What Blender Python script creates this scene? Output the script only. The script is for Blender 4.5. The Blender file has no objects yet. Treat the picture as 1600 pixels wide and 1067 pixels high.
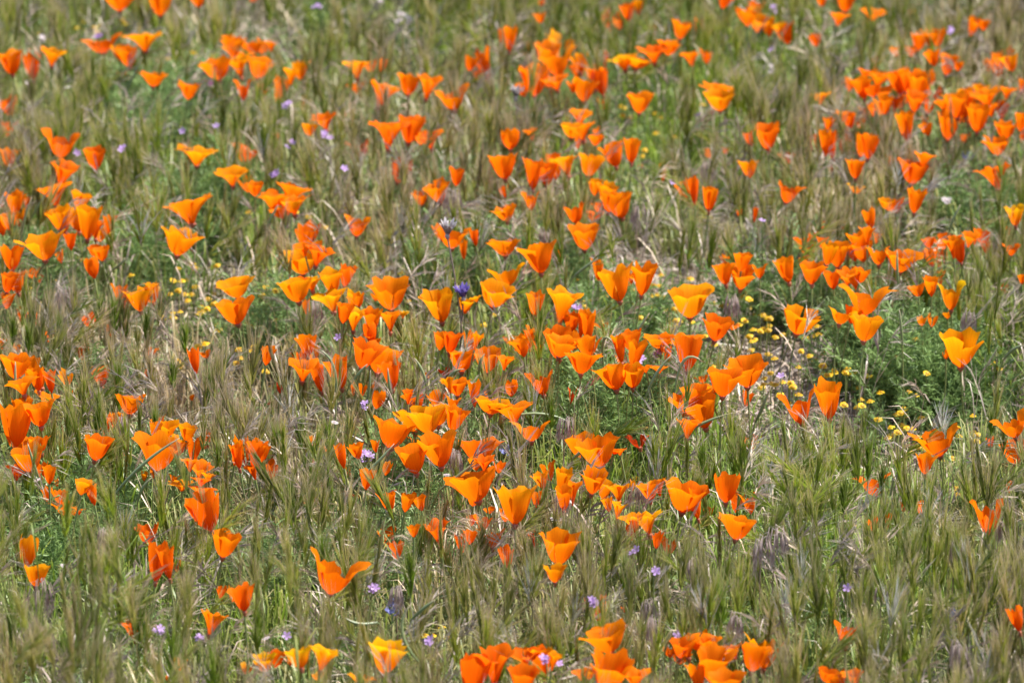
import bpy, math, random
from mathutils import Vector, Matrix, noise

# ------------------------------------------------------------------ camera, sky, sun, exposure
S = bpy.context.scene
PITCH, CAM_H, FPX = math.radians(17.0), 2.8, 9252.0
cam_d = bpy.data.cameras.new('camera')
cam = bpy.data.objects.new('camera', cam_d)
S.collection.objects.link(cam)
cam.location = (0, 0, CAM_H)
cam.rotation_euler = (math.radians(90) - PITCH, 0, 0)
cam_d.sensor_width = 36
cam_d.lens = 36 * FPX / 1600
cam_d.clip_start, cam_d.clip_end = 0.1, 3000
cam_d.dof.use_dof = True
cam_d.dof.focus_distance = 8.35
cam_d.dof.aperture_fstop = 7.2
S.camera = cam

SUN_EL, SUN_AZ = math.radians(60), math.radians(76)      # azimuth clockwise from +Y (away from camera)
W = bpy.data.worlds.new('World'); S.world = W; W.use_nodes = True
wn = W.node_tree.nodes; wl = W.node_tree.links
bg = wn['Background']
sky = wn.new('ShaderNodeTexSky'); sky.sky_type = 'NISHITA'; sky.sun_disc = False
sky.sun_elevation = SUN_EL; sky.sun_rotation = SUN_AZ
wl.new(sky.outputs[0], bg.inputs[0]); bg.inputs[1].default_value = 0.135
sun_d = bpy.data.lights.new('sun', 'SUN'); sun_d.energy = 4.9; sun_d.angle = math.radians(0.6); sun_d.color = (1.0, 0.955, 0.89)
sun = bpy.data.objects.new('sun', sun_d); S.collection.objects.link(sun)
sd = Vector((math.sin(SUN_AZ) * math.cos(SUN_EL), math.cos(SUN_AZ) * math.cos(SUN_EL), math.sin(SUN_EL)))
sun.rotation_euler = sd.to_track_quat('Z', 'Y').to_euler()
S.view_settings.view_transform = 'Standard'; S.view_settings.look = 'None'
S.view_settings.exposure = 1.02; S.view_settings.gamma = 1; S.view_settings.use_curve_mapping = False
S.cycles.transparent_max_bounces = 8; S.cycles.max_bounces = 4; S.cycles.diffuse_bounces = 3; S.cycles.glossy_bounces = 1; S.cycles.transmission_bounces = 3

# ------------------------------------------------------------------ pixel <-> world (1600 x 1067 photograph)
FWD = Vector((0, math.cos(PITCH), -math.sin(PITCH))); UP = Vector((0, math.sin(PITCH), math.cos(PITCH))); RT = Vector((1, 0, 0))
CAM = Vector((0, 0, CAM_H))
def at(px, py, z):
    d = FWD + RT * ((px - 800) / FPX) - UP * ((py - 533.5) / FPX)
    return CAM + d * ((z - CAM_H) / d.z)
def depth(p): return (p - CAM).dot(FWD)
def pix(p):
    v = p - CAM; d = v.dot(FWD)
    return 800 + FPX * v.dot(RT) / d, 533.5 - FPX * v.dot(UP) / d, d
rnd = random.Random(7)
U = rnd.uniform

# ------------------------------------------------------------------ materials
def mat(name):
    m = bpy.data.materials.new(name); m.use_nodes = True
    nt = m.node_tree; nt.nodes.clear()
    out = nt.nodes.new('ShaderNodeOutputMaterial')
    return m, nt, out
def N(nt, t, **k):
    n = nt.nodes.new(t)
    for a, b in k.items(): setattr(n, a, b)
    return n
def ramp(nt, fac, stops):
    r = N(nt, 'ShaderNodeValToRGB')
    el = r.color_ramp.elements
    while len(el) < len(stops): el.new(0.5)
    for e, (p, c) in zip(el, stops): e.position = p; e.color = (*c, 1)
    nt.links.new(fac, r.inputs[0]); return r.outputs[0]
def mixc(nt, fac, a, b, mode='MIX'):
    m = N(nt, 'ShaderNodeMix', data_type='RGBA', blend_type=mode)
    for sock, v in ((m.inputs[0], fac), (m.inputs[6], a), (m.inputs[7], b)):
        if isinstance(v, (int, float)): sock.default_value = v
        elif isinstance(v, tuple): sock.default_value = (*v, 1)
        else: nt.links.new(v, sock)
    return m.outputs[2]
def leafy(nt, out, col, trans=0.4, rough=0.5, spec=0.35):
    p = N(nt, 'ShaderNodeBsdfPrincipled'); p.inputs['Roughness'].default_value = rough
    p.inputs['Specular IOR Level'].default_value = spec
    nt.links.new(col, p.inputs['Base Color'])
    t = N(nt, 'ShaderNodeBsdfTranslucent'); nt.links.new(col, t.inputs[0])
    m = N(nt, 'ShaderNodeMixShader'); m.inputs[0].default_value = trans
    nt.links.new(p.outputs[0], m.inputs[1]); nt.links.new(t.outputs[0], m.inputs[2]); nt.links.new(m.outputs[0], out.inputs[0])
    return p
def attr(nt, name, typ='GEOMETRY'):
    a = N(nt, 'ShaderNodeAttribute', attribute_name=name, attribute_type=typ); return a.outputs['Fac']

def petal_mat(name, base, mid, tip):
    m, nt, out = mat(name)
    t = attr(nt, 't')
    c = ramp(nt, t, [(0.0, base), (0.45, mid), (1.0, tip)])
    uv = N(nt, 'ShaderNodeUVMap'); mp = N(nt, 'ShaderNodeMapping'); mp.inputs['Scale'].default_value = (14, 0.8, 1)
    nt.links.new(uv.outputs[0], mp.inputs[0])
    nz = N(nt, 'ShaderNodeTexNoise'); nz.inputs['Scale'].default_value = 2.2; nz.inputs['Detail'].default_value = 3
    nt.links.new(mp.outputs[0], nz.inputs[0])
    st = ramp(nt, nz.outputs[0], [(0.3, (0.86, 0.80, 0.7)), (0.65, (1, 1, 1))])
    c = mixc(nt, 1.0, c, st, 'MULTIPLY')
    oi = N(nt, 'ShaderNodeObjectInfo')
    c = mixc(nt, 1.0, c, ramp(nt, oi.outputs['Random'], [(0, (0.93, 0.80, 0.8)), (1, (1, 1.1, 1))]), 'MULTIPLY')
    p = leafy(nt, out, c, 0.56, 0.6, 0.05)
    bp = N(nt, 'ShaderNodeBump'); bp.inputs['Strength'].default_value = 0.25; bp.inputs['Distance'].default_value = 0.002
    nt.links.new(nz.outputs[0], bp.inputs['Height']); nt.links.new(bp.outputs[0], p.inputs['Normal'])
    return m
PET = {
    -1: petal_mat('petal_yellow_orange', (0.92, 0.17, 0.004), (0.94, 0.28, 0.004), (0.94, 0.50, 0.006)),
    0: petal_mat('petal_light_orange', (0.90, 0.16, 0.003), (0.94, 0.26, 0.003), (0.95, 0.35, 0.004)),
    1: petal_mat('petal_orange', (0.90, 0.125, 0.003), (0.95, 0.20, 0.003), (0.96, 0.25, 0.003)),
    2: petal_mat('petal_deep_orange', (0.88, 0.10, 0.003), (0.94, 0.16, 0.003), (0.95, 0.19, 0.004)),
    3: petal_mat('petal_withered', (0.45, 0.035, 0.006), (0.62, 0.06, 0.008), (0.70, 0.10, 0.02)),
}
def simple(name, stops, key='t', typ='GEOMETRY', trans=0.3, rough=0.5, spec=0.35, rand=0.25):
    m, nt, out = mat(name)
    c = ramp(nt, attr(nt, key, typ), stops)
    oi = N(nt, 'ShaderNodeObjectInfo')
    c = mixc(nt, 1.0, c, ramp(nt, oi.outputs['Random'], [(0, (1 - rand,) * 3), (1, (1 + rand * .4,) * 3)]), 'MULTIPLY')
    leafy(nt, out, c, trans, rough, spec)
    return m
M_STEM = simple('poppy_stem_green', [(0, (0.17, 0.21, 0.06)), (1, (0.25, 0.30, 0.10))], trans=0.1)
M_RIM = simple('receptacle_pink', [(0, (0.35, 0.12, 0.06)), (1, (0.40, 0.10, 0.05))], trans=0.1)
M_STAMEN = simple('stamen_yellow', [(0, (0.75, 0.30, 0.01)), (1, (0.85, 0.42, 0.02))])
M_POD = simple('seed_pod_green', [(0, (0.19, 0.25, 0.10)), (0.7, (0.25, 0.30, 0.13)), (1, (0.32, 0.25, 0.15))], trans=0.08, rough=0.38, spec=0.5)
M_GOLD = simple('goldfield_yellow', [(0, (0.60, 0.31, 0.006)), (1, (0.85, 0.58, 0.012))], trans=0.25)
M_LILAC = simple('lilac_petal', [(0, (0.36, 0.20, 0.46)), (1, (0.62, 0.42, 0.74))], trans=0.4)
M_VIOLET = simple('violet_petal', [(0, (0.12, 0.09, 0.28)), (1, (0.28, 0.20, 0.62))], trans=0.35)
M_WHITE = simple('white_petal', [(0, (0.55, 0.42, 0.42)), (1, (0.80, 0.74, 0.72))], trans=0.4)
M_BLUE = simple('lupine_blue', [(0, (0.10, 0.12, 0.34)), (0.7, (0.20, 0.23, 0.55)), (1, (0.65, 0.66, 0.72))], trans=0.3)
M_GREY = simple('grey_seed_husk', [(0, (0.16, 0.14, 0.15)), (1, (0.50, 0.45, 0.44))], trans=0.3)
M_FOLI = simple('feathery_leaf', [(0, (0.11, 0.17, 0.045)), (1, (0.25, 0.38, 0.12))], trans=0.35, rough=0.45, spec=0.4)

def grass_mat(name, green, ripe, trans=0.42):
    m, nt, out = mat(name)
    t = attr(nt, 't'); ti = attr(nt, 'tint', 'INSTANCER')
    g = ramp(nt, t, green); r = ramp(nt, t, ripe)
    c = mixc(nt, ti, g, r)
    oi = N(nt, 'ShaderNodeObjectInfo')
    c = mixc(nt, 1.0, c, ramp(nt, oi.outputs['Random'], [(0, (0.68, 0.70, 0.66)), (0.5, (1, 1, 1)), (1, (1.35, 1.28, 1.1))]), 'MULTIPLY')
    leafy(nt, out, c, trans, 0.42, 0.45)
    return m
M_HEAD = grass_mat('foxtail_head', [(0, (0.11, 0.165, 0.014)), (0.45, (0.245, 0.31, 0.028)), (0.65, (0.35, 0.33, 0.07)), (1, (0.55, 0.41, 0.29))],
                   [(0, (0.17, 0.18, 0.03)), (0.4, (0.31, 0.27, 0.08)), (0.62, (0.40, 0.30, 0.17)), (1, (0.56, 0.40, 0.36))])
M_BLADE = grass_mat('grass_blade', [(0, (0.11, 0.16, 0.025)), (0.6, (0.19, 0.30, 0.03)), (1, (0.34, 0.35, 0.09))],
                    [(0, (0.27, 0.20, 0.12)), (0.6, (0.38, 0.29, 0.17)), (1, (0.54, 0.45, 0.32))])
M_STRAW = grass_mat('dry_straw', [(0, (0.44, 0.36, 0.28)), (1, (0.62, 0.54, 0.45))], [(0, (0.27, 0.20, 0.17)), (1, (0.44, 0.36, 0.31))], 0.2)
M_SILVER = simple('silvery_awn', [(0, (0.34, 0.33, 0.25)), (0.5, (0.55, 0.52, 0.44)), (1, (0.72, 0.68, 0.62))], trans=0.3, rough=0.3, spec=0.6)
M_BROME = simple('purple_brome', [(0, (0.50, 0.42, 0.38)), (0.5, (0.36, 0.235, 0.19)), (1, (0.58, 0.47, 0.44))], trans=0.35)
M_BROMEG = simple('green_foxtail', [(0, (0.07, 0.13, 0.01)), (0.5, (0.20, 0.29, 0.022)), (1, (0.48, 0.40, 0.22))], trans=0.42, rough=0.42, spec=0.45)

def ground_mat():
    m, nt, out = mat('dry_soil')
    tc = N(nt, 'ShaderNodeTexCoord')
    n1 = N(nt, 'ShaderNodeTexNoise'); n1.inputs['Scale'].default_value = 3; n1.inputs['Detail'].default_value = 8
    n2 = N(nt, 'ShaderNodeTexNoise'); n2.inputs['Scale'].default_value = 120; n2.inputs['Detail'].default_value = 6
    for n in (n1, n2): nt.links.new(tc.outputs['Object'], n.inputs[0])
    c = ramp(nt, n1.outputs[0], [(0.3, (0.23, 0.17, 0.125)), (0.7, (0.36, 0.28, 0.21))])
    c = mixc(nt, 1.0, c, ramp(nt, n2.outputs[0], [(0.3, (0.55, 0.55, 0.55)), (0.7, (1.25, 1.2, 1.15))]), 'MULTIPLY')
    p = N(nt, 'ShaderNodeBsdfPrincipled'); p.inputs['Roughness'].default_value = 0.95; nt.links.new(c, p.inputs['Base Color'])
    b = N(nt, 'ShaderNodeBump'); b.inputs['Distance'].default_value = 0.01; b.inputs['Strength'].default_value = 0.8
    nt.links.new(n2.outputs[0], b.inputs['Height']); nt.links.new(b.outputs[0], p.inputs['Normal'])
    nt.links.new(p.outputs[0], out.inputs[0]); return m
M_SOIL = ground_mat()

# ------------------------------------------------------------------ mesh helpers
class MB:
    """collects vertices with a 0..1 attribute t, faces and optional uv; build() links them as ONE mesh object"""
    def __init__(s): s.v = []; s.t = []; s.uv = []; s.f = []; s.m = []
    def pt(s, p, t=0.0, uv=(0, 0)): s.v.append(tuple(p)); s.t.append(t); s.uv.append(uv); return len(s.v) - 1
    def face(s, idx, m=0): s.f.append(tuple(idx)); s.m.append(m)
    def add(s, o, mt=None, m=None):
        k = len(s.v)
        for p in o.v: s.v.append(tuple(mt @ Vector(p)) if mt else p)
        s.t += o.t; s.uv += o.uv
        for f, mm in zip(o.f, o.m): s.f.append(tuple(i + k for i in f)); s.m.append(mm if m is None else m)
    def strip(s, pts, widths, side, t0=0.0, t1=1.0, m=0):
        """ribbon along pts, half-width vectors widths*side"""
        prev = None; n = len(pts)
        for i, (p, w) in enumerate(zip(pts, widths)):
            t = t0 + (t1 - t0) * i / (n - 1)
            if w <= 1e-6:
                c = s.pt(p, t); s.face((*prev, c), m); return
            a = s.pt(p - side * w, t); b = s.pt(p + side * w, t)
            if prev: s.face((prev[0], prev[1], b, a), m)
            prev = (a, b)
    def tube(s, pts, rad, k=5, t0=0.0, t1=1.0, m=0, cap=True):
        prev = None; n = len(pts)
        for i, p in enumerate(pts):
            d = (pts[min(i + 1, n - 1)] - pts[max(i - 1, 0)]).normalized()
            a = d.cross(Vector((0.31, 0.87, 0.12))).normalized(); b = d.cross(a)
            ring = [s.pt(p + (a * math.cos(6.2832 * j / k) + b * math.sin(6.2832 * j / k)) * rad[i], t0 + (t1 - t0) * i / (n - 1)) for j in range(k)]
            if prev:
                for j in range(k): s.face((prev[j], prev[(j + 1) % k], ring[(j + 1) % k], ring[j]), m)
            prev = ring
        if cap: s.face(prev, m)
    def mesh(s, name, mats, smooth=True):
        me = bpy.data.meshes.new(name); me.from_pydata(s.v, [], s.f)
        a = me.attributes.new('t', 'FLOAT', 'POINT'); a.data.foreach_set('value', s.t)
        uvl = me.uv_layers.new(name='UVMap'); flat = []
        for f in s.f:
            for i in f: flat += s.uv[i]
        uvl.data.foreach_set('uv', flat)
        for m in (mats if isinstance(mats, (list, tuple)) else [mats]): me.materials.append(m)
        me.polygons.foreach_set('material_index', s.m)
        me.polygons.foreach_set('use_smooth', [smooth] * len(s.f))
        me.update(); return me
    def build(s, name, mats, parent=None, smooth=True):
        o = bpy.data.objects.new(name, s.mesh(name, mats, smooth)); S.collection.objects.link(o)
        if parent: o.parent = parent
        return o
def thing(name, loc, label, cat, group=None):
    o = bpy.data.objects.new(name, None); o.empty_display_size = 0.02; S.collection.objects.link(o)
    o.location = loc; tag(o, label, cat, group); return o
def tag(o, label, cat, group=None):
    o['label'] = label; o['category'] = cat
    if group: o['group'] = group
def bez(a, b, c, n):
    return [a * (1 - t) ** 2 + b * 2 * t * (1 - t) + c * t * t for t in (i / (n - 1) for i in range(n))]

ONES = 'zero one two three four five six seven eight nine ten eleven twelve thirteen fourteen fifteen sixteen seventeen eighteen nineteen'.split()
TENS = 'x x twenty thirty forty fifty sixty seventy eighty ninety'.split()
def words(n):
    if n < 20: return ONES[max(n, 0)]
    if n >= 100: return 'one hundred'
    return TENS[n // 10] + ('' if n % 10 == 0 else ' ' + ONES[n % 10])
USED = set()
def label(look, x, y):
    ax = min(99, max(0, int(x / 16))); ay = min(99, max(0, int(y / 10.67)))
    for extra in ('', 'upper ', 'inner ', 'lesser ', 'lower ', 'outer ', 'middle ', 'other '):
        l = f'{extra}{look} {words(ax)} percent across and {words(ay)} percent down'
        if l not in USED: USED.add(l); return l
    return l

# ------------------------------------------------------------------ the flowers read off the photograph
# per tile of 400 x 270 px, enlarged 3.9525 times: centre x, top y, width, height, form, hue, [g = sunk in the grass]
# forms: c flared cup, w wide open, t narrow upright, v split into two raised petals, r ragged or half hidden, b closed cup, x withered
TILES = {
(0, 0): '''740,-60,190,130,c,1;990,-70,190,170,c,0;1235,-50,100,100,c,1;1560,-20,60,35,r,2;640,215,220,115,v,2;900,195,220,125,w,0;800,295,130,120,c,1;80,310,160,155,c,1;
205,340,100,160,t,2,g;320,300,150,110,w,0;945,445,150,90,c,1;800,430,130,60,r,1,g;1160,510,125,105,c,1;1130,640,30,50,r,2,g;1505,500,90,125,v,2;1440,235,90,70,r,1;1540,245,150,130,c,1;
1460,300,190,110,w,1;1355,355,210,140,c,1;1590,355,170,130,c,1;75,605,110,115,r,2,g;35,755,90,90,r,2,g;370,810,200,165,v,2;55,915,120,115,c,1;590,910,140,140,c,2;680,925,25,70,r,2,g;
1215,905,235,120,w,0;1500,905,130,95,r,2;370,995,190,160,w,2;1437,1040,190,110,w,0''',
(400, 0): '''35,255,90,80,r,1;215,420,105,105,w,0;20,475,50,90,r,1,g;55,525,60,80,r,1,g;135,490,80,150,r,1;290,600,30,80,r,0,g;625,370,170,115,w,0;715,385,70,60,r,1;775,365,45,90,t,1;
645,500,110,110,w,1,g;760,505,190,155,w,1;940,460,150,130,c,1;1050,465,160,150,w,1;1225,540,180,145,v,1;1315,350,80,90,t,1;1430,340,90,170,r,2;1365,440,40,60,r,1,g;435,700,160,105,w,2;
330,760,105,80,c,0;120,825,40,50,b,1;815,745,200,180,w,2;1085,815,150,110,w,2;650,870,130,130,v,2,g;875,995,125,130,r,2,g;1237,1040,95,110,c,2;1572,805,130,120,b,1;1540,950,180,160,c,1;
1565,170,90,150,c,1;1540,210,60,110,r,2;975,755,40,30,r,1,g;550,690,30,25,r,2,g''',
(800, 0): '''185,0,45,40,b,2;180,80,75,65,c,1;725,20,95,115,c,2;570,60,40,110,r,2,g;610,110,60,90,r,2,g;670,95,80,90,r,1,g;880,170,60,80,r,2,g;1035,125,120,120,c,1;1140,130,60,80,r,2;
1190,180,30,30,r,2,g;1300,-40,90,95,c,2;880,280,170,115,w,2;1115,320,120,95,w,1;1200,320,60,80,r,2;700,340,185,95,w,-1;570,315,50,100,r,2,g;205,260,180,130,c,1;75,260,100,90,r,1;
285,340,180,130,c,1;425,325,110,130,c,0;140,405,200,190,c,1;75,520,70,80,r,1;280,470,160,90,w,1;445,490,150,140,c,1;380,500,60,80,v,1;480,400,90,100,r,0;565,430,120,160,c,2;
560,610,45,70,r,1,g;785,570,155,130,c,1;1285,560,190,125,c,0;1250,520,175,100,w,1;415,680,150,90,w,1;440,760,180,110,w,1;405,850,45,70,r,1;525,790,60,40,r,1;515,830,90,70,c,1;
645,880,145,155,c,1;745,880,60,70,r,1;125,795,85,75,w,1;350,960,150,130,w,0;470,950,160,140,c,0;130,985,120,190,c,2;215,1010,130,140,c,2;1470,985,115,115,c,0;1583,762,146,170,c,2;
1480,825,60,80,r,2;1230,930,70,50,r,1,g;1315,915,40,35,r,2,g;930,1020,50,110,r,2,g;800,1015,25,30,r,2,g;1520,25,80,80,r,2;1450,60,90,90,r,2;1510,90,120,110,c,0;1590,110,90,120,c,0''',
(1200, 0): '''80,140,70,60,c,-1;125,165,110,110,r,2;300,215,70,75,r,2;335,-30,70,75,c,1;475,-50,140,125,c,1;430,75,135,85,w,1;640,60,140,75,w,1;885,60,40,50,r,2,g;1250,110,75,115,c,1;
1330,125,70,65,c,1;925,205,115,110,c,1;1045,185,85,110,c,1;800,290,80,60,r,1;880,285,80,65,c,1;1100,335,115,130,c,1;1170,380,65,60,b,1;1360,390,50,70,r,1;1430,370,90,110,r,1;
1510,340,115,105,c,0;1565,490,60,90,c,1;590,425,100,55,w,2;675,365,30,80,r,2,g;595,475,125,140,c,1;500,495,60,70,r,1;325,570,135,80,w,0;715,450,80,60,r,2;830,430,150,160,c,1;
910,450,130,130,c,1;985,450,80,90,r,1;720,540,150,90,w,1;900,560,120,130,c,2;720,590,110,120,c,1;650,640,90,80,w,1;820,610,80,60,r,1;985,530,100,170,r,2;1090,610,110,80,w,1;
1240,540,110,100,c,0;1170,580,160,150,c,1;1360,550,200,110,w,1;1470,535,100,80,w,1;1290,640,160,180,c,1;1130,660,110,90,w,1;1380,640,120,80,w,1;1440,640,80,100,r,2;1110,715,120,150,r,1;
1465,750,150,110,c,1;1555,700,100,110,c,1;1415,840,160,120,c,1;1570,810,40,70,r,2,g;370,730,70,75,c,1;430,705,40,70,r,1,g;510,695,90,100,c,2;610,670,60,80,r,1,g;580,730,60,70,r,1,g;
860,695,120,180,c,1;965,725,40,40,r,1,g;990,760,90,80,c,1;1210,830,80,50,r,1,g;400,820,90,160,c,2;350,900,50,90,r,2,g;490,840,80,140,r,2,g;615,835,120,150,c,2;310,850,30,80,r,2,g;
270,860,25,80,r,2,g;105,960,80,80,r,2,g;540,985,120,120,c,1;395,1020,30,50,r,2,g;745,975,60,50,r,1;955,940,140,100,w,1;885,990,190,150,c,2;1420,1015,220,155,w,2''',
(0, 265): '''350,85,230,140,w,1;485,135,130,105,c,0;95,140,120,140,c,1;165,170,50,80,r,1;15,170,30,70,r,2;60,265,130,110,c,1;20,280,100,130,c,1;400,230,160,160,c,0;540,225,170,210,c,0;
590,310,130,120,w,1;620,370,95,75,r,0;280,390,230,170,c,0;440,395,80,105,c,2;75,470,150,155,c,1;115,635,130,130,c,1;200,610,80,60,r,1;250,650,50,50,r,2,g;380,500,50,80,r,1;
635,475,110,90,c,1;585,545,100,130,b,1;40,760,100,100,c,1;1185,170,300,170,w,1;1093,362,220,170,c,0;870,735,160,140,c,0;760,735,80,130,r,1;935,700,85,45,w,0;1470,670,200,120,c,0;
1470,785,225,170,c,1;155,880,50,90,r,2,g;220,885,50,90,r,2,g;565,900,100,80,r,2,g;677,990,65,140,r,1,g;300,1005,50,60,r,2,g;1575,75,110,90,c,1''',
(400, 265): '''215,85,200,120,w,1;110,150,190,120,w,1;240,160,200,120,w,1;170,220,150,85,c,1;310,350,140,130,r,2;305,455,130,80,w,1;290,500,230,145,c,0;620,285,150,125,v,1;1020,135,100,90,c,1;
1135,75,150,130,c,1;1150,335,90,110,r,1;1210,360,190,125,v,1;1360,375,50,100,t,2;1285,455,45,100,r,1;1415,335,35,40,r,1,g;1440,385,35,35,r,1,g;265,670,220,150,c,0;350,660,150,90,w,-1;
480,615,150,150,c,0;480,745,210,135,w,-1;590,745,80,120,c,-1;640,760,90,90,c,1;835,685,245,180,c,1;740,770,60,40,r,1;320,820,50,90,r,1;600,855,150,140,w,-1;720,865,120,130,c,1;
720,950,90,130,b,2;830,875,130,130,w,1;905,870,80,50,w,-1;320,1015,125,140,c,1;1150,740,190,205,c,0;1290,790,100,100,c,-1;1365,778,85,40,w,-1;1460,690,240,160,c,0;1540,425,180,110,c,1;
1560,590,200,130,v,0;1550,220,140,100,c,1;1540,110,50,70,r,2;1195,1003,120,130,c,2;1310,1010,90,120,r,1;1565,1030,50,50,r,1,g;650,1045,90,50,r,1;725,1040,60,60,r,1''',
(800, 265): '''120,135,90,120,v,1;510,60,100,100,c,0;570,75,130,135,c,0;680,145,180,155,c,1;400,210,130,125,v,2;500,260,90,60,r,2;545,215,80,60,r,2;450,340,190,155,c,1;1075,80,90,100,r,1;
1130,65,60,160,t,2;1215,110,95,150,t,1;1405,255,30,40,r,2,g;1495,240,30,90,t,2;180,450,200,195,c,1;290,500,40,50,r,1;665,600,210,215,c,0;780,660,110,80,w,0;535,570,60,120,r,1;
1100,725,265,190,c,0;1315,535,60,50,r,1;1415,515,120,110,c,1;1410,595,160,145,c,1;1530,585,90,90,v,1;290,745,210,210,w,0;140,755,120,150,c,1;470,880,100,190,c,1;370,880,120,120,c,2;
290,975,190,200,c,2;550,940,90,50,r,1;745,990,150,130,c,2;1250,897,190,160,c,2;1355,945,70,45,r,1;140,980,100,120,r,1;40,1035,100,90,r,1;1050,1020,230,90,w,1''',
(1200, 265): '''110,85,140,120,v,2;540,90,100,60,v,-1;900,125,120,145,c,1;790,190,120,80,r,2;640,250,75,120,t,1;1530,225,110,125,c,-1;330,415,70,70,c,2;250,440,110,110,r,2;430,450,155,155,c,1;
575,380,130,145,c,1;665,395,60,60,r,1;685,475,135,115,v,1;590,460,120,110,r,1;540,480,70,80,r,1;815,498,190,135,c,1;130,540,130,160,c,1;270,570,145,140,c,1;225,555,60,60,r,1;
405,620,110,120,c,2;490,615,140,100,w,1;550,635,160,110,w,1;595,720,245,180,v,1;440,855,150,100,v,0;510,840,120,110,c,1;590,900,210,160,c,0;175,850,250,165,c,0;1010,655,90,130,c,1;
930,705,100,80,c,1;1130,700,145,170,v,-1;1110,880,50,40,r,0;950,910,60,55,r,0;1010,900,60,70,r,1;1235,390,110,90,w,1;1320,370,100,90,r,2;1000,415,90,70,c,2;1090,410,120,80,r,2;
1195,440,100,140,c,2;1070,490,90,120,r,2,g;1360,450,50,80,r,2;1500,460,90,70,v,2;1480,350,40,60,r,2,g;1570,650,50,60,c,1;1465,710,50,60,r,2,g;1190,988,250,235,c,0;345,330,40,60,r,2,g;
460,330,40,40,r,2,g;270,400,50,60,r,2,g''',
(0, 530): '''95,95,200,150,c,1;10,10,60,60,r,1;100,35,40,60,r,0,g;240,170,110,150,c,1;320,195,80,140,c,2;150,235,190,110,w,1;415,210,80,80,r,0;275,325,170,90,w,1;255,390,190,150,c,1;
95,420,200,250,t,1;150,595,140,110,c,1;255,595,130,110,c,1;190,660,220,160,c,1;100,780,140,90,w,2;305,785,90,110,c,1;440,330,40,50,r,1;510,60,60,120,r,2,g;405,70,25,80,r,2,g;
630,155,120,140,c,2,g;925,60,45,60,r,1,g;905,190,35,60,b,1;800,335,180,130,c,1;690,480,100,80,r,2,g;650,520,70,70,r,2,g;585,587,190,160,c,2;1215,65,70,150,t,2;1275,70,60,50,r,1;
1185,345,30,35,r,1,g;950,515,80,90,c,1;1030,505,120,100,c,0;1150,525,120,100,c,0;965,590,260,220,c,1;1100,620,100,100,c,1;1190,600,90,160,r,2;1270,590,60,110,r,2,g;790,700,60,100,r,2,g;
1230,760,150,100,w,1;1240,850,110,60,w,2;1240,900,190,70,w,2;1305,955,200,230,t,2;890,825,40,50,r,0;950,800,50,60,r,1;1070,840,50,40,r,1;500,860,120,100,c,0;585,895,80,130,c,1;
290,930,50,80,r,1;380,930,100,90,r,1;410,1000,60,60,r,1;480,1040,50,50,r,1;1480,640,90,160,c,2;1560,630,100,170,c,2;355,870,30,40,r,1''',
(400, 530): '''60,50,90,110,c,1;295,70,110,80,r,2;285,130,180,130,w,1;405,155,80,170,t,2;530,115,160,190,c,1;750,35,220,175,c,1;835,155,60,40,r,-1;845,170,100,140,r,2;600,280,40,70,r,1,g;
655,280,50,70,r,1;725,260,60,50,r,1,g;740,320,95,110,b,1;150,255,80,80,x,3;80,380,50,25,x,3;30,650,110,110,c,1;60,765,130,120,r,2;825,495,240,180,c,1;635,640,100,100,c,1;740,620,60,80,c,1;
545,650,70,150,t,1;360,670,80,100,r,1,g;355,610,50,60,r,1,g;450,650,50,60,r,1,g;570,780,50,80,r,1,g;680,800,100,130,c,1;800,770,60,70,r,0;415,870,30,80,r,1,g;300,955,40,60,r,1,g;
605,955,50,60,r,1,g;400,975,60,90,r,1,g;1065,420,220,165,c,0;1210,415,150,150,c,1;1000,335,100,110,r,2;935,440,40,60,r,2,g;1120,330,100,90,r,1;1210,350,90,80,v,1;1175,165,90,70,x,3;
1060,200,60,40,x,-1;1245,240,130,110,c,1;1350,260,80,160,c,1;1440,340,60,50,r,1;1270,60,190,140,c,1;1430,55,180,150,c,1;1530,100,110,90,w,1;1145,575,230,215,c,1;990,650,200,180,c,1;
985,610,80,60,r,1;1380,600,230,170,c,2;1410,720,120,90,w,2;1500,765,70,60,r,2;1375,800,290,200,c,1;830,935,120,130,c,1;920,955,90,110,c,1;1025,970,80,90,c,1;1340,980,70,50,r,1;
1445,1035,70,40,r,1;1600,915,230,230,c,0;1575,255,90,100,b,1;1600,385,260,130,w,1''',
(800, 530): '''120,500,205,130,v,1;75,-10,110,120,c,1;165,20,50,90,r,1;290,-20,190,130,c,1;480,-20,160,130,c,1;425,70,190,145,c,1;195,190,150,155,v,2;645,150,205,165,c,1;745,0,120,180,c,1;
680,90,70,80,r,1;830,165,90,40,w,1;910,160,120,50,w,1;1080,-10,160,210,t,2;960,50,60,100,r,1;1300,180,215,175,c,1;1455,120,240,175,c,1;1180,230,60,40,r,1;1130,275,190,120,c,1;
1195,350,230,200,c,1;1080,490,165,125,w,1;880,300,60,80,r,1,g;1440,330,60,90,r,2,g;550,600,270,185,c,1;465,575,40,40,r,1;670,675,90,40,w,1;360,280,50,120,x,3;790,570,140,100,x,3;
1485,600,120,90,c,2,g;195,815,100,110,c,0;300,795,110,150,c,0;320,900,110,160,c,1;490,805,150,150,c,1;560,870,110,120,c,0;660,890,150,110,w,0;740,880,40,60,r,0;855,875,130,120,c,1;
1050,880,260,190,c,1;1150,950,90,160,c,1;645,1005,100,110,w,-1;840,945,60,50,r,0;1320,840,160,170,t,2;1380,950,90,120,r,2;1475,950,100,130,v,1;150,930,70,110,c,1;1220,1040,60,60,r,1,g''',
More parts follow.
